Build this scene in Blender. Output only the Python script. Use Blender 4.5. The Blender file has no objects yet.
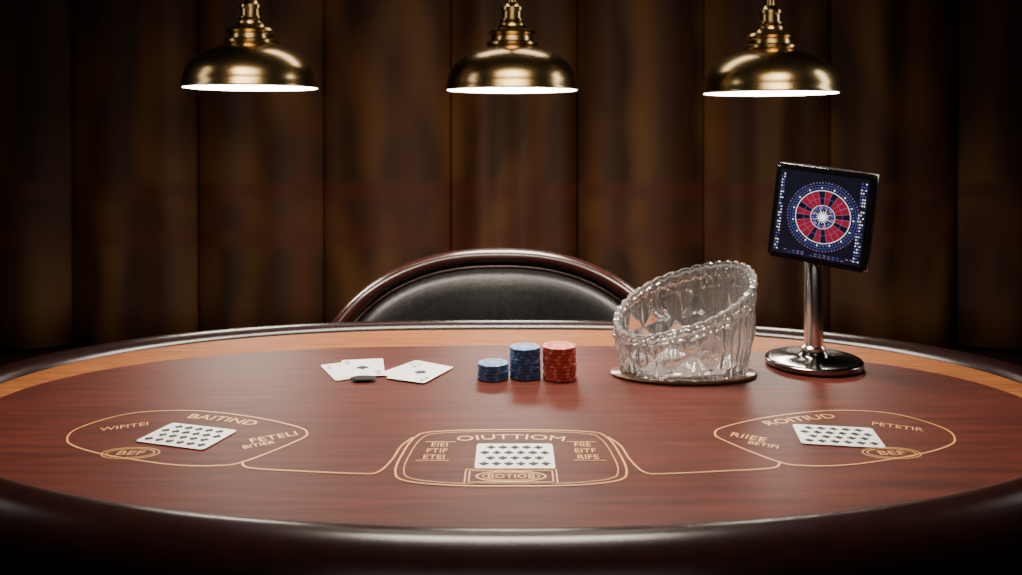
import bpy, bmesh, math, random
from mathutils import Vector, Matrix
random.seed(7)
S = bpy.context.scene
COL = S.collection
TZ = 0.76          # table top height
pi = math.pi

# ------------------------------------------------------------------ helpers
def mat(name, color=(.5,.5,.5), rough=.5, metal=0, **kw):
    m = bpy.data.materials.new(name); m.use_nodes = True
    b = m.node_tree.nodes['Principled BSDF']
    b.inputs['Base Color'].default_value = (*color, 1)
    b.inputs['Roughness'].default_value = rough
    b.inputs['Metallic'].default_value = metal
    for k, v in kw.items():
        b.inputs[k.replace('_', ' ')].default_value = v
    return m

def noise_mat(name, c1, c2, scale=(1,1,1), nscale=5, rough=.5, bump=0, detail=4, metal=0, lo=.3, hi=.7, coat=0, coords='Object', **kw):
    m = mat(name, c1, rough, metal, **kw)
    nt = m.node_tree; b = nt.nodes['Principled BSDF']
    tc = nt.nodes.new('ShaderNodeTexCoord'); mp = nt.nodes.new('ShaderNodeMapping')
    mp.inputs['Scale'].default_value = scale
    nt.links.new(tc.outputs[coords], mp.inputs['Vector'])
    n = nt.nodes.new('ShaderNodeTexNoise'); n.inputs['Scale'].default_value = nscale
    n.inputs['Detail'].default_value = detail
    nt.links.new(mp.outputs[0], n.inputs['Vector'])
    r = nt.nodes.new('ShaderNodeValToRGB')
    r.color_ramp.elements[0].position = lo; r.color_ramp.elements[0].color = (*c1, 1)
    r.color_ramp.elements[1].position = hi; r.color_ramp.elements[1].color = (*c2, 1)
    nt.links.new(n.outputs['Fac'], r.inputs['Fac'])
    nt.links.new(r.outputs['Color'], b.inputs['Base Color'])
    b.inputs['Coat Weight'].default_value = coat
    if bump:
        bp = nt.nodes.new('ShaderNodeBump'); bp.inputs['Strength'].default_value = bump
        bp.inputs['Distance'].default_value = .002
        nt.links.new(n.outputs['Fac'], bp.inputs['Height'])
        nt.links.new(bp.outputs[0], b.inputs['Normal'])
    return m

def emis(name, color, strength):
    m = mat(name, color, .4)
    b = m.node_tree.nodes['Principled BSDF']
    b.inputs['Emission Color'].default_value = (*color, 1)
    b.inputs['Emission Strength'].default_value = strength
    return m

def finish(bm, name, mats, parent=None, smooth=True, loc=(0,0,0), angle=40, recalc=True, **props):
    if recalc: bmesh.ops.recalc_face_normals(bm, faces=bm.faces)
    me = bpy.data.meshes.new(name); bm.to_mesh(me); bm.free()
    if not isinstance(mats, (list, tuple)): mats = [mats]
    for m in mats: me.materials.append(m)
    if smooth:
        me.shade_smooth()
        me.set_sharp_from_angle(angle=math.radians(angle))
    ob = bpy.data.objects.new(name, me); COL.objects.link(ob)
    ob.location = loc
    if parent: ob.parent = parent
    for k, v in props.items(): ob[k] = v
    return ob

def empty(name, loc, label, category, group=None):
    e = bpy.data.objects.new(name, None); COL.objects.link(e)
    e.empty_display_size = .05; e.location = loc
    e['label'] = label; e['category'] = category
    if group: e['group'] = group
    return e

def box(bm, x0,x1,y0,y1,z0,z1, mi=0):
    vs = [bm.verts.new((x,y,z)) for x in (x0,x1) for y in (y0,y1) for z in (z0,z1)]
    for f in ((0,1,3,2),(4,6,7,5),(0,4,5,1),(2,3,7,6),(0,2,6,4),(1,5,7,3)):
        fc = bm.faces.new([vs[i] for i in f]); fc.material_index = mi

def lathe(bm, prof, n=64, cx=0, cy=0, closed=False, mi=0):
    rings = []
    for r, z in prof:
        if r < 1e-6: rings.append([bm.verts.new((cx,cy,z))])
        else: rings.append([bm.verts.new((cx+r*math.cos(2*pi*k/n), cy+r*math.sin(2*pi*k/n), z)) for k in range(n)])
    seq = list(zip(rings, rings[1:]))
    if closed: seq.append((rings[-1], rings[0]))
    for a, b in seq:
        for k in range(n):
            k2 = (k+1) % n
            if len(a) == 1 and len(b) == 1: continue
            if len(a) == 1: f = bm.faces.new((a[0], b[k], b[k2]))
            elif len(b) == 1: f = bm.faces.new((a[k], a[k2], b[0]))
            else: f = bm.faces.new((a[k], a[k2], b[k2], b[k]))
            f.material_index = mi

def sweep(bm, path, radius, n=12, closed=False):
    P = [Vector(p) for p in path]; N = len(P); rings = []
    for i, p in enumerate(P):
        a = P[i-1] if (i or closed) else P[0]
        b = P[(i+1) % N] if (i < N-1 or closed) else P[-1]
        t = (b-a).normalized()
        up = Vector((0,1,0)) if abs(t.y) < .9 else Vector((0,0,1))
        u = t.cross(up).normalized(); v = t.cross(u)
        r = radius[i] if isinstance(radius, (list,tuple)) else radius
        rings.append([bm.verts.new(p + r*(math.cos(2*pi*k/n)*u + math.sin(2*pi*k/n)*v)) for k in range(n)])
    for i in range(N if closed else N-1):
        a, b = rings[i], rings[(i+1) % N]
        for k in range(n):
            bm.faces.new((a[k], a[(k+1)%n], b[(k+1)%n], b[k]))
    if not closed:
        bm.faces.new(rings[0]); bm.faces.new(list(reversed(rings[-1])))

def catmull(pts, closed=True, sub=10):
    out = []; N = len(pts)
    rng = range(N) if closed else range(N-1)
    for i in rng:
        if closed: p0,p1,p2,p3 = (Vector(pts[(i+k-1) % N]) for k in range(4))
        else: p0,p1,p2,p3 = (Vector(pts[min(max(i+k-1,0),N-1)]) for k in range(4))
        for s in range(sub):
            t = s/sub
            out.append(.5*((2*p1)+(p2-p0)*t+(2*p0-5*p1+4*p2-p3)*t*t+(3*p1-p0-3*p2+p3)*t**3))
    if not closed: out.append(Vector(pts[-1]))
    return out

def ribbon(bm, pts, width, z, closed=True, mi=0):
    N = len(pts); L = []; R = []
    for i, p in enumerate(pts):
        a = pts[i-1] if (i or closed) else pts[0]
        b = pts[(i+1) % N] if (i < N-1 or closed) else pts[-1]
        t = (b-a).normalized(); n = Vector((-t.y, t.x))
        L.append(bm.verts.new((p.x+n.x*width/2, p.y+n.y*width/2, z)))
        R.append(bm.verts.new((p.x-n.x*width/2, p.y-n.y*width/2, z)))
    for i in range(N if closed else N-1):
        j = (i+1) % N
        f = bm.faces.new((L[i], R[i], R[j], L[j])); f.material_index = mi

def text_data(s, size=1):
    cu = bpy.data.curves.new('glyphs', 'FONT'); cu.body = s; cu.size = size
    cu.align_x = 'CENTER'; cu.align_y = 'CENTER'; cu.resolution_u = 3
    ob = bpy.data.objects.new('glyphs', cu); COL.objects.link(ob)
    dg = bpy.context.evaluated_depsgraph_get(); dg.update()
    me = bpy.data.meshes.new_from_object(ob.evaluated_get(dg))
    vs = [v.co.copy() for v in me.vertices]; fs = [tuple(p.vertices) for p in me.polygons]
    bpy.data.objects.remove(ob); bpy.data.curves.remove(cu); bpy.data.meshes.remove(me)
    return vs, fs

def add_text(bm, s, size, cx, cy, rot, z, arc=0, sx=1, mi=0):
    vs, fs = text_data(s, size); out = []
    c, sn = math.cos(rot), math.sin(rot)
    for v in vs:
        x, y = v.x*sx, v.y
        if arc:
            a = x/arc; x2 = (arc+y)*math.sin(a); y2 = (arc+y)*math.cos(a)-arc; x, y = x2, y2
        out.append(bm.verts.new((cx+x*c-y*sn, cy+x*sn+y*c, z)))
    for f in fs:
        try: fc = bm.faces.new([out[i] for i in f]); fc.material_index = mi
        except ValueError: pass

def circ(cx, cy, r, n=20, ry=None):
    ry = ry or r
    return [(cx+r*math.cos(2*pi*k/n), cy+ry*math.sin(2*pi*k/n)) for k in range(n)]

def pip_polys(kind):
    if kind in ('heart', 'spade'):
        h = []
        for k in range(28):
            t = 2*pi*k/28
            h.append((16*math.sin(t)**3/32, (13*math.cos(t)-5*math.cos(2*t)-2*math.cos(3*t)-math.cos(4*t))/32))
        if kind == 'heart': return [h]
        return [[(x, -y+.05) for x, y in h], [(0,-.05), (.18,-.52), (-.18,-.52)]]
    if kind == 'club':
        return [circ(0,.24,.23), circ(-.25,-.08,.23), circ(.25,-.08,.23), [(0,.2), (.17,-.52), (-.17,-.52)]]
    return [[(0,.5),(.36,0),(0,-.5),(-.36,0)]]

def add_pip(bm, kind, cx, cy, s, z, mi, flip=False):
    for poly in pip_polys(kind):
        f = bm.faces.new([bm.verts.new((cx+x*s, cy+(-y if flip else y)*s, z)) for x, y in poly])
        f.material_index = mi

# ------------------------------------------------------------------ materials
M_surface = noise_mat('mahogany_leather', (.046,.0075,.0045), (.108,.019,.0105), (1.0,10,4), 9, .50, .16, 10, lo=.28, hi=.72)
M_surface.node_tree.nodes['Principled BSDF'].inputs['Specular IOR Level'].default_value = .22
M_band = noise_mat('honey_oak', (.20,.055,.011), (.36,.12,.025), (2.5,26,1), 5, .6, .15, 6)
M_band.node_tree.nodes['Principled BSDF'].inputs['Specular IOR Level'].default_value = .16
M_rail = noise_mat('dark_glossy_leather', (.012,.0034,.0028), (.020,.005,.004), (1,1,1), 60, .26, .05, 4)
M_rail.node_tree.nodes['Principled BSDF'].inputs['Specular IOR Level'].default_value = .4
M_darkwood = noise_mat('dark_wood', (.012,.006,.004), (.03,.014,.008), (1,1,8), 8, .4, .1, 5)
M_gold = mat('gold_print', (.85,.45,.15), .4, .2)
M_card = mat('card_white', (.95,.94,.91), .4)
M_black = mat('ink_black', (.010,.010,.012), .6)
M_matte = mat('matte_black', (.008,.007,.007), .9)
M_redink = mat('ink_red', (.55,.02,.02), .4)
M_chrome = mat('chrome', (.92,.91,.90), .22, 1)
M_darkchrome = mat('dark_chrome', (.30,.29,.28), .14, 1)
M_brass = noise_mat('aged_brass', (.50,.34,.15), (.70,.50,.23), (1,1,1), 6, .23, 0, 3, metal=1)
M_bulb = emis('lamp_glow', (1,.94,.84), 26)
M_leather = noise_mat('black_leather', (.012,.012,.013), (.026,.025,.026), (1,1,1), 90, .36, .25, 3)
M_chairwood = noise_mat('mahogany_frame', (.035,.008,.006), (.065,.015,.011), (1,1,1), 8, .28, .0, 5, coat=.4)
M_plastic = mat('black_plastic', (.01,.01,.012), .25)
M_glass = mat('cut_glass', (1,1,1), .02, 0, IOR=1.52)
M_glass.node_tree.nodes['Principled BSDF'].inputs['Transmission Weight'].default_value = .86

# ------------------------------------------------------------------ room
def room_box(name, x0,x1,y0,y1,z0,z1, m):
    bm = bmesh.new(); box(bm, x0,x1,y0,y1,z0,z1)
    o = finish(bm, name, m, smooth=False); o['kind'] = 'structure'; return o
M_wall = noise_mat('wall_panelling', (.03,.014,.007), (.06,.028,.012), (4,4,.5), 4, .6, .1)
M_floor = noise_mat('floor_carpet', (.02,.008,.006), (.035,.014,.009), (1,1,1), 40, .9, .3)
M_ceil = mat('ceiling_paint', (.03,.02,.015), .9)
RX, RY0, RY1, RH = 3.8, -1.6, 4.5, 2.7
room_box('floor', -RX,RX,RY0,RY1,-.1,0, M_floor)
room_box('ceiling', -RX,RX,RY0,RY1,RH,RH+.1, M_ceil)
room_box('wall_back', -RX,RX,RY1,RY1+.1,0,RH, M_wall)
room_box('wall_front', -RX,RX,RY0-.1,RY0,0,RH, M_wall)
room_box('wall_left', -RX-.1,-RX,RY0,RY1,0,RH, M_wall)
room_box('wall_right', RX,RX+.1,RY0,RY1,0,RH, M_wall)

# curtains --------------------------------------------------------------
def curtain_material():
    m = mat('brown_drapery_painted_glints', (.1,.05,.02), .65)
    nt = m.node_tree; b = nt.nodes['Principled BSDF']; N = nt.nodes.new; L = nt.links.new
    geo = N('ShaderNodeNewGeometry')
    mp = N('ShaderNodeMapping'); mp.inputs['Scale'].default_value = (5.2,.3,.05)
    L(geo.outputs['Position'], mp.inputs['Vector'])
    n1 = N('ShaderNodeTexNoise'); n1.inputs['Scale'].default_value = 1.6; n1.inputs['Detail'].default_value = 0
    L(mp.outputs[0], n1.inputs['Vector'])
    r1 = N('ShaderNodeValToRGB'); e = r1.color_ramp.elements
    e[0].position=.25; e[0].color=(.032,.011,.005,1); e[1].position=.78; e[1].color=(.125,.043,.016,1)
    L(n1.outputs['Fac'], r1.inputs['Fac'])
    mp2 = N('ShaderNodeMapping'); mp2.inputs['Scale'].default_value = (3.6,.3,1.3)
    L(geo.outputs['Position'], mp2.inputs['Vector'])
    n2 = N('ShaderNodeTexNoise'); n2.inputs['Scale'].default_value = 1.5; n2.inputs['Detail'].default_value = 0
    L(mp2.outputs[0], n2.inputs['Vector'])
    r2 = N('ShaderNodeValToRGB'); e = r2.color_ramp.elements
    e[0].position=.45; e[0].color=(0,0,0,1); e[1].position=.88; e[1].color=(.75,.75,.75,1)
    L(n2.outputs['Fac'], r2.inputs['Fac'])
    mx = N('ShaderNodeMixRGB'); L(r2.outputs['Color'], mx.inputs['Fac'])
    L(r1.outputs['Color'], mx.inputs['Color1']); mx.inputs['Color2'].default_value = (.30,.135,.034,1)  # gold blotches paint warm glints of light into the cloth colour
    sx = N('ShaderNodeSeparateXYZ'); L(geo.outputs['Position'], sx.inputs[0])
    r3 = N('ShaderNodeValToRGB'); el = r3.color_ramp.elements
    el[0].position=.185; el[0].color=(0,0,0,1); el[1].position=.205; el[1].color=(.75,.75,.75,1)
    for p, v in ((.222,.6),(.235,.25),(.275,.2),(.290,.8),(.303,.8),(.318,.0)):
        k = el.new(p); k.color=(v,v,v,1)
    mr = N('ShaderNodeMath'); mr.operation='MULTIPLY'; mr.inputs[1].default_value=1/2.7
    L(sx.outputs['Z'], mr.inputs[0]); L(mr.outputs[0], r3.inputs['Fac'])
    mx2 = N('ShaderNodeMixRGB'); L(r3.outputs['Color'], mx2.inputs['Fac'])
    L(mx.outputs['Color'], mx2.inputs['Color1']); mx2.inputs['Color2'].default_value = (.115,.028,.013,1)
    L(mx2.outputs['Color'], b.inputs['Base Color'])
    return m
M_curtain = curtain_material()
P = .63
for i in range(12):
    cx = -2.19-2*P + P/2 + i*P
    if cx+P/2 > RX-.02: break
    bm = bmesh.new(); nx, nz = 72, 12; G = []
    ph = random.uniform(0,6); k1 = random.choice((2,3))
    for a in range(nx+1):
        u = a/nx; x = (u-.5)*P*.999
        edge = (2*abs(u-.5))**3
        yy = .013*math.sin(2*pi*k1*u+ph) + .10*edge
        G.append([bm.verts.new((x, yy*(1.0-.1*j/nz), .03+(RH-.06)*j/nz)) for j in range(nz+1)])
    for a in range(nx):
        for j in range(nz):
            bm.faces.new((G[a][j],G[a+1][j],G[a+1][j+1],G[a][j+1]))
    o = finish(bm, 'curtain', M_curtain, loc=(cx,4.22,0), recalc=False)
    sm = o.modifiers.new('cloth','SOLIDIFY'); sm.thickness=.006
    o['label']='dark brown floor-length curtain panel with painted gold glints and soft folds'; o['category']='curtain'
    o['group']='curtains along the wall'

# ------------------------------------------------------------------ table
A, CY = .652, 1.05
def sgn(x): return -1 if x<0 else 1
def inner(t):
    c, s = math.cos(t), math.sin(t)
    n = 2.4 if s > 0 else 2.0
    return Vector((A*sgn(c)*abs(c)**(2/n), CY + .316*sgn(s)*abs(s)**(2/n)))
NT = 320
def resample(fn, N):
    raw = [fn(2*pi*k/4000) for k in range(4000)]
    d=[0]
    for k in range(4000): d.append(d[-1]+(raw[(k+1)%4000]-raw[k]).length)
    out=[]; j=0
    for i in range(N):
        s = d[-1]*i/N
        while d[j+1] < s: j+=1
        f=(s-d[j])/(d[j+1]-d[j]); out.append(raw[j].lerp(raw[(j+1)%4000], f))
    return out
IN = resample(inner, NT)
NRM = []
for i in range(NT):
    t = (IN[(i+2)%NT]-IN[i-2]).normalized(); NRM.append(Vector((t.y,-t.x)))
def sstep(a,b,x):
    s=min(max((x-a)/(b-a),0),1); return s*s*(3-2*s)
BW=[]; RW=[]
for i in range(NT):
    ang = math.degrees(math.atan2((IN[i].y-CY)/.314, abs(IN[i].x)/A))
    BW.append(.108*sstep(-35,75,ang)); RW.append(.068+.022*sstep(-50,10,ang)-.022*sstep(25,85,ang))
MID = [IN[i]+NRM[i]*BW[i] for i in range(NT)]

table = empty('poker_table', (0,CY,0), 'oval poker table with reddish-brown top and dark padded rail', 'table')
def tv(bm, p, z): return bm.verts.new((p.x, p.y-CY, z))
bm = bmesh.new()
top=[tv(bm,p,TZ) for p in IN]; bot=[tv(bm,p,TZ-.03) for p in IN]
ct=bm.verts.new((0,0,TZ)); cb=bm.verts.new((0,0,TZ-.03))
for i in range(NT):
    j=(i+1)%NT
    bm.faces.new((top[i],top[j],ct)); bm.faces.new((bot[j],bot[i],cb)); bm.faces.new((top[j],top[i],bot[i],bot[j]))
finish(bm,'playing_surface',M_surface,table,label='reddish-brown grained playing surface')
bm = bmesh.new()
prof=[(0,-.03),(0,.0),(.03,.0004),(.5,.0004),(.97,.0004),(1,0),(1,-.03)]
rings=[[tv(bm,IN[i]+NRM[i]*(BW[i]*u+.0002),TZ+z) for i in range(NT)] for u,z in prof]
for a,b in list(zip(rings,rings[1:]))+[(rings[-1],rings[0])]:
    for i in range(NT):
        j=(i+1)%NT; bm.faces.new((a[i],a[j],b[j],b[i]))
finish(bm,'wooden_racetrack',M_band,table,label='honey-coloured oak band inlaid beside the rail')
bm = bmesh.new()
prof=[(.0,-.035),(0,-.004),(.03,.001),(.1,.006),(.22,.010),(.36,.011),(.5,.009),(.63,.004),(.75,-.003),(.86,-.013),(.94,-.024),(.985,-.035),(1,-.045),(.98,-.054),(.92,-.060),(.8,-.064),(.4,-.064),(.2,-.06)]
rings=[[tv(bm,MID[i]+NRM[i]*(RW[i]*u+.0004),TZ+z) for i in range(NT)] for u,z in prof]
for a,b in list(zip(rings,rings[1:]))+[(rings[-1],rings[0])]:
    for i in range(NT):
        j=(i+1)%NT; bm.faces.new((a[i],a[j],b[j],b[i]))
finish(bm,'padded_rail',M_rail,table,label='dark brown glossy padded rail',angle=80)
bm = bmesh.new()
a=[tv(bm,IN[i]-NRM[i]*.01,TZ-.031) for i in range(NT)]; b=[tv(bm,IN[i]-NRM[i]*.01,TZ-.13) for i in range(NT)]
c=[tv(bm,IN[i]-NRM[i]*.03,TZ-.13) for i in range(NT)]; d=[tv(bm,IN[i]-NRM[i]*.03,TZ-.031) for i in range(NT)]
for p,q in ((a,b),(b,c),(c,d),(d,a)):
    for i in range(NT):
        j=(i+1)%NT; bm.faces.new((p[i],p[j],q[j],q[i]))
finish(bm,'apron',M_darkwood,table)
for sx in (-.32,.32):
    bm=bmesh.new()
    lathe(bm,[(0,TZ-.031),(.12,TZ-.031),(.12,TZ-.06),(.07,TZ-.08),(.05,TZ-.13),(.065,.5),(.085,.38),(.07,.26),(.05,.2),(.09,.16),(.10,.10),(.06,.07),(0,.07)],40)
    for k in range(4):
        an=pi/4+k*pi/2; dx,dy=math.cos(an),math.sin(an)
        sweep(bm,[(dx*r,dy*r,z) for r,z in ((.03,.13),(.10,.12),(.17,.06),(.23,.028),(.25,.026))],[.03,.032,.028,.026,.022],10)
    finish(bm,'pedestal',M_darkwood,table,loc=(sx,0,0))

# printed layouts
ZP=TZ+.0006
def V2(l): return [Vector((x,y-CY)) for y,x in l]
left=[(.950,-.487),(.988,-.492),(1.037,-.456),(1.048,-.388),(1.026,-.309),(.991,-.245),(.968,-.228),(.944,-.235),(.887,-.273),(.876,-.299),(.879,-.346),(.903,-.418),(.926,-.463)]
def side_layout(s):
    bm=bmesh.new()
    pts=[Vector((-p.x*s,p.y)) for p in catmull(V2(left))]
    ribbon(bm,pts,.0020,ZP)
    conn=catmull([Vector((x*s,y-CY)) for y,x in ((.885,.275),(.870,.262),(.862,.21),(.8555,.15),(.8600,.132),(.892,.1226),(.93,.118),(.957,.108))],closed=False)
    ribbon(bm,conn,.0020,ZP,closed=False)
    # arched word inside the upper edge of the outline, short words beside the card
    add_text(bm,'BAITIND' if s<0 else 'ROITIUD',.021,s*.338,1.0165-CY,s*.30,ZP,arc=.40 ,sx=1.15)
    add_text(bm,'WIFITEI' if s<0 else 'PETETIR',.017,s*.442,.991-CY,-s*.42,ZP,sx=.9)
    add_text(bm,'FETELI' if s<0 else 'RIIEE',.020,s*.262,.957-CY,-s*.50,ZP,sx=.95)
    add_text(bm,'BITIER' if s<0 else 'BETIFI',.014,s*.272,.934-CY,-s*.50,ZP,sx=.9)
    for (cx,cy,rr_,ry) in ((s*.400,.910-CY,.030,.016),(s*.400,.910-CY,.025,.0125)):
        ribbon(bm,[Vector(p) for p in circ(cx,cy,rr_,40,ry)],.0013,ZP)
    add_text(bm,'BEF',.016,s*.400,.910-CY,0,ZP,sx=1.2)
    return bm
finish(side_layout(-1),'betting_layout',M_gold,table,smooth=False,recalc=False,label='gold printed rounded betting spot with lettering')
finish(side_layout(1),'betting_layout',M_gold,table,smooth=False,recalc=False,label='gold printed rounded betting spot with lettering')
bm=bmesh.new()
cen=[(.861,-.115),(.906,-.114),(.956,-.106),(.975,-.0856),(.981,0),(.975,.0856),(.956,.106),(.906,.114),(.861,.115),(.839,.1036),(.828,.061),(.826,0),(.828,-.061),(.839,-.1036)]
cp=catmull(V2(cen))
ribbon(bm,cp,.0020,ZP)
cc=Vector((0,.9-CY))
ribbon(bm,[cc+(p-cc)*.93 for p in cp],.0011,ZP)
add_text(bm,'OIUTTIOM',.021,0,.9575-CY,0,ZP,arc=.26,sx=1.2)
for s in (-1,1):
    q=[Vector((s*.060,.943-CY)),Vector((s*.093,.943-CY)),Vector((s*.098,.890-CY)),Vector((s*.064,.890-CY))]
    ribbon(bm,[q[0].lerp(q[1],k/8) for k in range(9)],.0012,ZP,closed=False)
    ribbon(bm,[q[3].lerp(q[2],k/8) for k in range(9)],.0012,ZP,closed=False)
    for r in range(3):
        add_text(bm,(('EIEI','FTIF','ETEI') if s<0 else ('FIIE','EITF','RIFE'))[r],.0165,s*(.077+.0015*r),.934-CY-.0175*r,0,ZP,sx=.78)
for w,h in ((.045,.0175),(.041,.014)):
    q=[(-w,-h),(w,-h),(w,h),(-w,h)]; pts=[]
    for k in range(4):
        a=Vector(q[k]); b=Vector(q[(k+1)%4]); pts+=[a.lerp(b,j/8) for j in range(8)]
    ribbon(bm,[p+Vector((0,.849-CY)) for p in pts],.0013,ZP)
ribbon(bm,[Vector(p) for p in circ(0,.849-CY,.034,40,.0125)],.0018,ZP)
ribbon(bm,[Vector(p) for p in circ(0,.849-CY,.028,40,.0092)],.0010,ZP)
add_text(bm,'BOTIOB',.013,0,.849-CY,0,ZP,sx=1.0)
finish(bm,'betting_layout',M_gold,table,smooth=False,recalc=False,label='gold printed arched betting spot with lettering and badge')

# ------------------------------------------------------------------ cards
def card_mesh(w,h,kind,t=.0006):
    bm=bmesh.new(); r=.004; pts=[]
    for cx,cy,a0 in ((w/2-r,h/2-r,0),(-w/2+r,h/2-r,90),(-w/2+r,-h/2+r,180),(w/2-r,-h/2+r,270)):
        for k in range(5):
            a=math.radians(a0+22.5*k); pts.append((cx+r*math.cos(a),cy+r*math.sin(a)))
    tp=[bm.verts.new((x,y,t)) for x,y in pts]; bt=[bm.verts.new((x,y,0)) for x,y in pts]
    bm.faces.new(tp); bm.faces.new(list(reversed(bt)))
    for i in range(len(pts)): bm.faces.new((bt[i],bt[(i+1)%len(pts)],tp[(i+1)%len(pts)],tp[i]))
    z=t+.00025
    if kind=='grid':
        for r_ in range(4):
            n=6 if r_%2==0 else 5
            for c in range(n):
                add_pip(bm,('spade','club')[(r_+c)%2],(c-(n-1)/2)*w*.155,(r_-1.5)*h*.225,.0104,z,1,flip=r_<2)
    else:
        val,suit=kind; mi=2 if suit in('heart','diamond') else 1
        if val=='A': add_pip(bm,suit,0,0,.018,z,mi)
        else:
            for y in (-.3,0,.3) if val=='3' else (-.28,.28): add_pip(bm,suit,0,y*h,.012,z,mi,flip=y<0)
        for s in (1,-1):
            add_text(bm,val,.014,-s*(w/2-.0085),s*(h/2-.011),0 if s>0 else pi,z,mi=mi)
            add_pip(bm,suit,-s*(w/2-.0085),s*(h/2-.022),.007,z,mi,flip=s<0)
    return bm
def card(kind,w,h,x,y,rot,z=0,label=''):
    bm=card_mesh(w,h,kind)
    o=finish(bm,'playing_card',[M_card,M_black,M_redink],smooth=False,recalc=False,loc=(x,y,TZ+.0008+z))
    o.rotation_euler=(0,0,rot); o['label']=label; o['category']='playing card'
    return o
D=math.radians
card(('3','spade'),.060,.086,-.229,1.222,D(26),0,'white playing card lying partly under another card')
card(('A','spade'),.060,.090,-.211,1.231,D(10),.0010,'white ace of spades lying over another card')
card(('2','club'),.060,.086,-.138,1.222,D(-33),0,'white playing card with black clubs lying face up under another card')
card(('A','spade'),.060,.086,-.126,1.207,D(-24),.0010,'white ace of spades playing card lying face up')
card('grid',.087,.062,-.3590,.9600,D(-17),0,'white card covered in small black pips')
card('grid',.087,.062,.3620,.9600,D(-9),0,'white card covered in small black pips')
card('grid',.081,.068,.0040,.9010,0,0,'white card covered in small black pips above a gold badge')
bm=bmesh.new(); lathe(bm,[(0,0),(.0165,0),(.0178,.0008),(.0178,.0012),(.016,.0017),(.010,.0020),(0,.0021)],40)  # thin matte black disc, flattened to an oval
for v in bm.verts: v.co.y*=.6
o=finish(bm,'black_disc',M_matte,loc=(-.200,1.174,TZ+.0030)); o['label']='small flat black disc lying on a card'; o['category']='dealer button'

# ------------------------------------------------------------------ chips
def chip_mesh(name,mats,R=.0212,t=.0042):
    bm=bmesh.new(); n=64
    prof=[(0,0),(.70*R,0),(.94*R,0),(R,.0006),(R,t*.5),(R,t-.0006),(.94*R,t),(.72*R,t),(.69*R,t-.0003),(.40*R,t-.0003),(0,t-.0003)]
    rings=[]
    for r,z in prof: rings.append([bm.verts.new((r*math.cos(2*pi*k/n),r*math.sin(2*pi*k/n),z)) for k in range(n)] if r else [bm.verts.new((0,0,z))])
    for i in range(len(prof)-1):
        a,b=rings[i],rings[i+1]
        for k in range(n):
            j=(k+1)%n
            f=bm.faces.new((a[0],b[j],b[k])) if len(a)==1 else bm.faces.new((a[k],a[j],b[0])) if len(b)==1 else bm.faces.new((a[k],a[j],b[j],b[k]))
            if 1<=i<=6 and k%8<2: f.material_index=1
            elif i>=8: f.material_index=2 if i==8 else 0
    ob=finish(bm,name,mats); return ob
def chips(n,x,y,mats,label,group,R,t):
    base=None
    for k in range(n):
        if base is None: base=o=chip_mesh('poker_chip',mats,R,t)
        else: o=base.copy(); COL.objects.link(o)
        o.location=(x+random.uniform(-.0008,.0008),y+random.uniform(-.0006,.0006),TZ+.0006+k*(t+.00012))
        o.rotation_euler=(0,0,random.uniform(0,6)); o['label']=label; o['category']='poker chip'; o['group']=group
cb1=mat('chip_blue',(.055,.15,.36),.4); cb2=mat('chip_blue_light',(.20,.34,.58),.4); cb3=mat('chip_blue_dark',(.025,.07,.20),.4)
cr1=mat('chip_red',(.66,.085,.06),.4); cr2=mat('chip_red_light',(.82,.34,.28),.4); cr3=mat('chip_red_dark',(.40,.045,.035),.4)
chips(5,-.0240,1.186,[cb1,cb2,cb3],'blue poker chip in a short stack','short stack of blue chips',.0212,.0042)
chips(10,.0195,1.192,[cb1,cb2,cb3],'blue poker chip in a tall stack','tall stack of blue chips',.0212,.0041)
chips(10,.0665,1.186,[cr1,cr2,cr3],'red poker chip in a tall stack','tall stack of red chips',.0230,.0044)

# ------------------------------------------------------------------ glass bowl
GX,GY=.240,1.205
bm=bmesh.new(); lathe(bm,[(0,0),(.098,0),(.1015,.001),(.1015,.003),(.099,.0042),(0,.0042)],72)
for v in bm.verts: v.co.y*=.54
o=finish(bm,'oval_tray',noise_mat('amber_tray',(.17,.085,.04),(.28,.15,.075),(1,1,1),20,.25,0,coat=.5),loc=(GX,GY,TZ+.0006)); o['label']='thin amber oval tray under the glass holder'; o['category']='tray'
bm=bmesh.new(); NTH,NZ=288,40; z0=.006
def H(th): return .101+.034*math.cos(th)+.028*math.sin(th)+.0022*abs(math.sin(18*th))
def tri(x): return abs((x/pi)%2-1)
outer=[];inn=[]
for k in range(NTH):
    th=2*pi*k/NTH; co=[];ci=[]; Hh=H(th)
    cth=sgn(math.cos(th))*abs(math.cos(th))**.9; sth=sgn(math.sin(th))*abs(math.sin(th))**.9
    for j in range(NZ+1):
        s=j/NZ; z=s*Hh
        kk=.93+.07*math.sin(min(s*1.4,1)*pi/2)+.075*s*max(0,math.cos(th))+.03*s*max(0,-math.cos(th))
        if s<.16: d=.0034*abs(math.sin(18*th))
        elif s>.88: d=.0030*abs(math.sin(18*th))*math.sin((s-.88)/.12*pi*.85)+.0015
        elif s>.76: d=.0040*math.sin((s-.76)/.12*pi)*(.5+.5*abs(math.sin(36*th)))
        else:
            q=(s-.16)/.60
            d=.0062*min(tri(12*th+q*2*pi),tri(12*th-q*2*pi))+.0004
        if s==0: d-=.002
        rx,ry=.091*kk+d,.051*kk+d
        co.append(bm.verts.new((rx*cth,ry*sth,z)))
        fl=.0024*abs(math.sin(18*th))*min(1,s*3) if s<.95 else 0
        d2=.0050 if s<.97 else .0035
        ci.append(bm.verts.new(((.091*kk-d2+fl)*cth,(.051*kk-d2+fl)*sth,z if j>2 else z0+z*.2)))
    outer.append(co);inn.append(ci)
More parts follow.
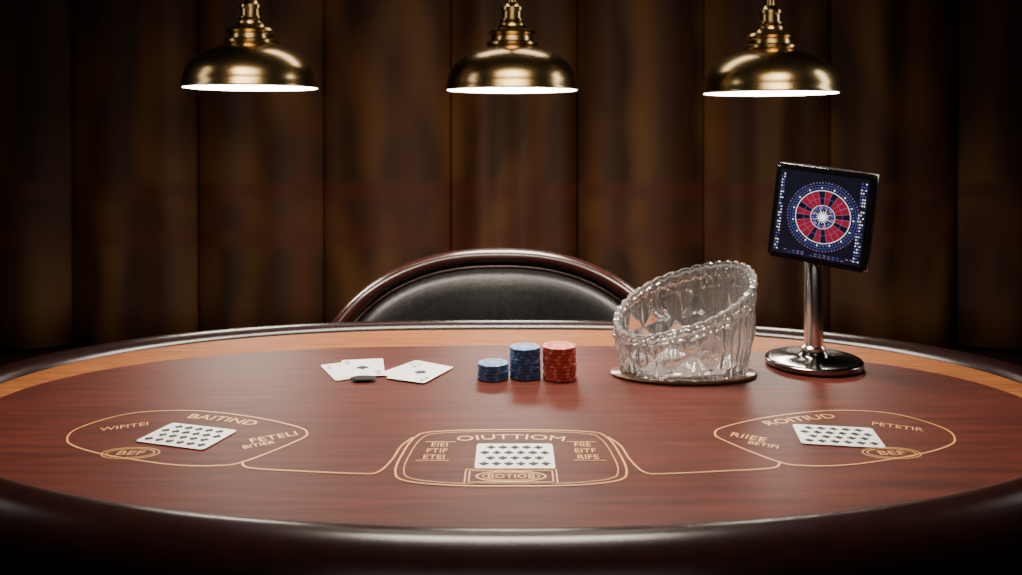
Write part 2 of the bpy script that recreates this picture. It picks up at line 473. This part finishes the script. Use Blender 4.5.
for k in range(NTH):
    k2=(k+1)%NTH
    for j in range(NZ):
        bm.faces.new((outer[k][j],outer[k2][j],outer[k2][j+1],outer[k][j+1]))
        bm.faces.new((inn[k2][j],inn[k][j],inn[k][j+1],inn[k2][j+1]))
    bm.faces.new((outer[k][NZ],outer[k2][NZ],inn[k2][NZ],inn[k][NZ]))
bm.faces.new([outer[k][0] for k in range(NTH-1,-1,-1)]); bm.faces.new([inn[k][0] for k in range(NTH)])
o=finish(bm,'glass_card_holder',M_glass,loc=(GX,GY,TZ+.0052),angle=16)
o['label']='clear cut-crystal oval holder with slanted scalloped rim'; o['category']='glass bowl'

# ------------------------------------------------------------------ display on stand
DX,DY=.438,1.253
ds=empty('display_stand',(DX,DY,TZ+.0022),'small square tilted screen on a chrome table stand','screen')
bm=bmesh.new(); lathe(bm,[(0,0),(.065,0),(.0675,.0015),(.0675,.007),(.066,.0085),(.062,.009),(.024,.0105),(.020,.014),(.0165,.020),(0,.020)],72)
finish(bm,'base',M_darkchrome,ds,label='round dark chrome base')
bm=bmesh.new(); lathe(bm,[(0,.018),(.0165,.018),(.0165,.024),(.0135,.027),(.0135,.176),(.012,.179),(0,.179)],40)
finish(bm,'pole',M_chrome,ds,label='polished chrome pole')
bm=bmesh.new(); sweep(bm,[(0,0,.160),(0,-.002,.190),(0,-.014,.212)],[.009,.008,.008],16)
finish(bm,'bracket',M_darkchrome,ds)
hw,hh,th_=.0668,.0675,.024
bm=bmesh.new(); box(bm,-hw,hw,-th_/2,th_/2,-hh,hh)
bmesh.ops.bevel(bm,geom=[e for e in bm.edges if abs((e.verts[0].co-e.verts[1].co).y)>.01],offset=.004,segments=4,affect='EDGES')
bmesh.ops.bevel(bm,geom=[e for e in bm.edges if abs((e.verts[0].co-e.verts[1].co).y)<1e-6],offset=.0012,segments=2,affect='EDGES')
scr=finish(bm,'screen_housing',M_plastic,ds,loc=(.001,-.030,.2165),angle=50)
scr.rotation_euler=(Matrix.Rotation(D(-32),3,'Z')@Matrix.Rotation(D(6.5),3,'Y')).to_euler()
scr['label']='black square screen housing'
yb=-th_/2-.0008
bm=bmesh.new()
fr=[(-hw+.001,-hh+.001),(hw-.001,-hh+.001),(hw-.001,hh-.001),(-hw+.001,hh-.001)]
path=[]
for k in range(4):
    a=Vector(fr[k]);b=Vector(fr[(k+1)%4]); path+=[a.lerp(b,j/6) for j in range(6)]
sweep(bm,[(p.x,th_/2-.003,p.y) for p in path],.0026,8,closed=True)
finish(bm,'bezel',M_chrome,scr,label='chrome edge trim')
G=[emis('screen_navy',(.006,.007,.02),.5),emis('screen_red',(.42,.012,.04),.4),emis('screen_white',(.75,.76,.9),1.1),emis('screen_blue',(.07,.09,.34),.8),emis('screen_violet',(.26,.15,.36),.7)]
bm=bmesh.new()
def quad(x0,x1,z0_,z1,mi,y=yb):
    f=bm.faces.new([bm.verts.new((x,y,z)) for x,z in ((x0,z0_),(x1,z0_),(x1,z1),(x0,z1))]); f.material_index=mi
def sector(r0,r1,a0,a1,mi,y,cx=0.004,cz=0,n=3):
    for i in range(n):
        a=a0+(a1-a0)*i/n;b=a0+(a1-a0)*(i+1)/n
        f=bm.faces.new([bm.verts.new((cx+r*math.cos(q),y,cz+r*math.sin(q))) for r,q in ((r0,a),(r1,a),(r1,b),(r0,b))]); f.material_index=mi
quad(-.060,.060,-.060,.060,0)
y1=yb-.0003;y2=yb-.0006;y3=yb-.0009
for k in range(24):
    a=2*pi*k/24
    sector(.0165,.036,a+.02,a+2*pi/24-.02,1 if (k%2 or k%6==2) else 0,y1)
for k in range(12):
    a=2*pi*k/12; sector(.011,.0158,a+.05,a+.45,4 if k%2 else 3,y1)
sector(.0365,.0376,0,2*pi,2,y2,n=60); sector(.0160,.0167,0,2*pi,2,y2,n=48); sector(.0260,.0264,0,2*pi,4,y2,n=48)
for k in range(24): a=2*pi*k/24; sector(.0165,.036,a-.012,a+.012,4,y2,n=1)
for k in range(60): a=2*pi*k/60; sector(.0395,.0420,a,a+.05,3 if k%4 else 2,y1,n=1)
sector(.0440,.0448,0,2*pi,3,y1,n=60)
for k in range(72):
    a=2*pi*k/72; sector(.0470,.0490,a,a+.035,4 if k%3 else 3,y1,n=1)
for k in range(16):
    a=2*pi*k/16; r=.0135 if k%2 else .010
    f=bm.faces.new([bm.verts.new((.004+rr*math.cos(q),y3,rr*math.sin(q))) for rr,q in ((.0018,a-.9),(r,a),(.0018,a+.9))]); f.material_index=2
sector(0.0002,.004,0,2*pi,2,y3,n=20)
for s in (-1,1):
    for r in range(26):
        for c in range(2 if s<0 else 3):
            if random.random()<.85:
                x=s*(.0565-.0028*c); z=-.054+r*.0043; w_=.0009
                quad(x-w_,x+w_,z-.0010,z+.0010,2 if random.random()<.6 else 3,y1)
for z in (-.0565,-.0535):
    for c in range(17):
        if random.random()<.7:
            x=-.048+c*.006; quad(x-.0018,x+.0018,z-.0006,z+.0006,4 if random.random()<.5 else 3,y1)
finish(bm,'display',G,scr,smooth=False,recalc=False,label='lit screen showing a red and blue roulette wheel')

# ------------------------------------------------------------------ chair
ch=empty('armchair',(-.025,1.80,0),'black leather armchair with arched mahogany frame behind the table','chair')
def arch(a,b,zc,u,ymid,yend,n=2.5):
    c,s=math.cos(u),math.sin(u)
    x=a*sgn(c)*abs(c)**(2/n); z=zc+b*abs(s)**(2/n)
    f=1-min(abs(x/.36),1)**2
    y=yend+(ymid-yend)*f
    return Vector((x,y,z))
NU=72; YM,YE=.09,-.10
ZC=.560
bm=bmesh.new()
pts=[arch(.356,.266,ZC,pi*k/NU,YM,YE) for k in range(NU+1)]
pts=[Vector((pts[0].x,pts[0].y,.40))]+pts+[Vector((pts[-1].x,pts[-1].y,.40))]
rings=[]
for i,p in enumerate(pts):
    a=pts[max(i-1,0)];b=pts[min(i+1,len(pts)-1)]; t=(b-a).normalized()
    Yd=Vector((0,1,0)); v=t.cross(Yd).normalized(); w=v.cross(t)
    rings.append([bm.verts.new(p+v*(.015*(abs(math.cos(q))**.8)*sgn(math.cos(q)))+w*(.032*(abs(math.sin(q))**.8)*sgn(math.sin(q)))) for q in [2*pi*k/20 for k in range(20)]])
for a,b in zip(rings,rings[1:]):
    for k in range(20): bm.faces.new((a[k],a[(k+1)%20],b[(k+1)%20],b[k]))
bm.faces.new(rings[0]);bm.faces.new(rings[-1][::-1])
finish(bm,'back_frame',M_chairwood,ch,label='arched dark mahogany back frame',angle=60)
bm=bmesh.new(); sweep(bm,[arch(.335,.245,ZC,pi*k/NU,YM-.022,YE-.022) for k in range(NU+1)],.0045,10)
finish(bm,'piping',M_chairwood,ch)
bm=bmesh.new(); rr=[]
NR=12
for j in range(NR+1):
    q=j/NR; ring=[]
    for k in range(NU+1):
        e=arch(.337,.247,ZC,pi*k/NU,YM,YE)
        x=e.x*q; z=.50+(e.z-.50)*q
        f=1-min(abs(x/.36),1)**2
        bul=.055*math.sqrt(max(0,1-q**4))
        ring.append(bm.verts.new((x,YE+(YM-YE)*f-bul-.004,z)))
    rr.append(ring)
for a,b in zip(rr,rr[1:]):
    for k in range(NU): bm.faces.new((a[k],a[k+1],b[k+1],b[k]))
bmesh.ops.remove_doubles(bm,verts=bm.verts,dist=.0005)
o=finish(bm,'backrest',M_leather,ch,label='black leather back cushion',recalc=True,angle=80)
sm=o.modifiers.new('pad','SOLIDIFY'); sm.thickness=.02; sm.offset=0
bm=bmesh.new(); box(bm,-.29,.29,-.44,.06,.36,.48)
bmesh.ops.bevel(bm,geom=list(bm.edges),offset=.04,segments=5,affect='EDGES')
finish(bm,'seat',M_leather,ch)
bm=bmesh.new(); box(bm,-.30,.30,-.43,.07,.31,.365); bmesh.ops.bevel(bm,geom=list(bm.edges),offset=.008,segments=2,affect='EDGES')
finish(bm,'seat_rail',M_chairwood,ch)
for x,y in ((-.26,-.38),(.26,-.38),(-.26,.03),(.26,.03)):
    bm=bmesh.new(); lathe(bm,[(0,0),(.014,0),(.016,.02),(.024,.2),(.028,.315),(0,.315)],20)
    finish(bm,'leg',M_chairwood,ch,loc=(x,y,0))

# ------------------------------------------------------------------ pendant lamps
LY=2.2
def lamp(x,zr):
    root=empty('pendant_lamp',(x,LY,zr),'polished brass dome pendant lamp hanging on a rod','lamp','row of brass pendant lamps')
    k=.00250
    def pr(l): return [(r*k,z*k) for r,z in l]
    outer=[(67.5,0),(68.3,1),(68,3),(67,5),(66.5,9),(65,16),(61.5,23),(56,29.5),(48,35.5),(38,40),(28,43),(20,45)]
    innr=[(18,43.5),(27,41.5),(37,38.5),(47,34),(55,28),(60.5,21.5),(63.8,15),(65.4,8),(66,1)]
    bm=bmesh.new(); lathe(bm,pr(outer+innr),72,closed=True); finish(bm,'lamp_shade',M_brass,root,label='domed brass shade')
    bm=bmesh.new(); lathe(bm,pr([(0,44),(25,44),(26.5,45.5),(26.5,48),(24.5,49.5),(22,50),(21.5,54),(23.5,55.5),(25,57.5),(23.5,60),(20,61),(16,62),(14,65),(14,67),(0,67)]),48); finish(bm,'collar',M_brass,root)
    bm=bmesh.new(); lathe(bm,pr([(0,66),(11,66),(12.5,68),(12.5,72),(10.5,73),(10.5,80),(12,81),(12,84),(8,86),(6,89),(0,89)]),40); finish(bm,'socket',M_brass,root)
    top=RH-zr
    bm=bmesh.new(); lathe(bm,[(0,88*k),(4.5*k,88*k),(4.5*k,top-.03),(0,top-.03)],16); finish(bm,'rod',M_brass,root)
    bm=bmesh.new(); lathe(bm,[(0,top-.035),(.03,top-.035),(.055,top-.012),(.06,top-.001),(0,top-.001)],40); finish(bm,'canopy',M_brass,root)
    bm=bmesh.new(); lathe(bm,pr([(0,.2),(65.6,.2),(65.8,1),(65,2),(0,2)]),64); finish(bm,'diffuser',M_bulb,root,label='glowing white diffuser')
    l=bpy.data.lights.new('lamp_light','AREA'); l.shape='DISK'; l.size=.3; l.energy=3.0; l.color=(1,.82,.6)
    lo=bpy.data.objects.new('lamp_light',l); COL.objects.link(lo); lo.parent=root; lo.location=(0,0,-.004)
for x,z in ((-.660,1.206),(.003,1.200),(.658,1.192)): lamp(x,z)

# ------------------------------------------------------------------ lights
def area(name,loc,target,sx,sy,e,color):
    l=bpy.data.lights.new(name,'AREA'); l.shape='RECTANGLE'; l.size=sx; l.size_y=sy; l.energy=e; l.color=color
    o=bpy.data.objects.new(name,l); COL.objects.link(o); o.location=loc
    o.rotation_euler=(Vector(target)-Vector(loc)).to_track_quat('-Z','Y').to_euler(); return o
k=area('key_light',(0,1.32,1.95),(0,1.20,.76),.7,.3,13,(1,.88,.75)); k.data.spread=D(85)
area('back_light',(0,2.9,2.4),(0,1.1,.76),1.2,.3,6,(1,.88,.76))
area('front_fill',(0,-.9,1.9),(0,1.3,.85),1.6,.9,5,(1,.90,.80))
area('side_light',(2.6,2.0,1.9),(.3,1.2,.85),.5,1.1,9,(1,.95,.9))
area('side_light',(-2.6,1.4,2.0),(.3,1.2,.85),.5,1.1,4,(1,.92,.84))
k=area('brass_fill',(0,.3,2.45),(0,2.2,1.35),2.2,.5,5,(1,.84,.62)); k.data.spread=D(55)  # unseen light, added to brighten the brass shades
def spot(loc,target,e,size,color,blend=1):
    l=bpy.data.lights.new('curtain_spot','SPOT'); l.energy=e; l.spot_size=D(size); l.spot_blend=blend; l.color=color; l.shadow_soft_size=.3
    o=bpy.data.objects.new('curtain_spot',l); COL.objects.link(o); o.location=loc
    o.rotation_euler=(Vector(target)-Vector(loc)).to_track_quat('-Z','Y').to_euler()
spot((.0,2.5,1.5),(.0,4.2,1.05),18,82,(1,.68,.42))
spot((-1.25,2.6,1.5),(-1.2,4.2,1.05),8,72,(1,.64,.38))
spot((1.35,2.6,1.5),(1.35,4.2,1.05),7,72,(1,.64,.38))

w=bpy.data.worlds.new('world'); S.world=w; w.use_nodes=True
w.node_tree.nodes['Background'].inputs['Color'].default_value=(.02,.013,.008,1)

# ------------------------------------------------------------------ camera
cam=bpy.data.cameras.new('camera'); co=bpy.data.objects.new('camera',cam); COL.objects.link(co); S.camera=co
co.location=(0,0,1.10); co.rotation_euler=(pi/2,0,0)
cam.sensor_width=36; cam.lens=30.5; cam.shift_y=-157.5/1022; cam.clip_start=.02
cam.dof.use_dof=True; cam.dof.focus_distance=1.15; cam.dof.aperture_fstop=8
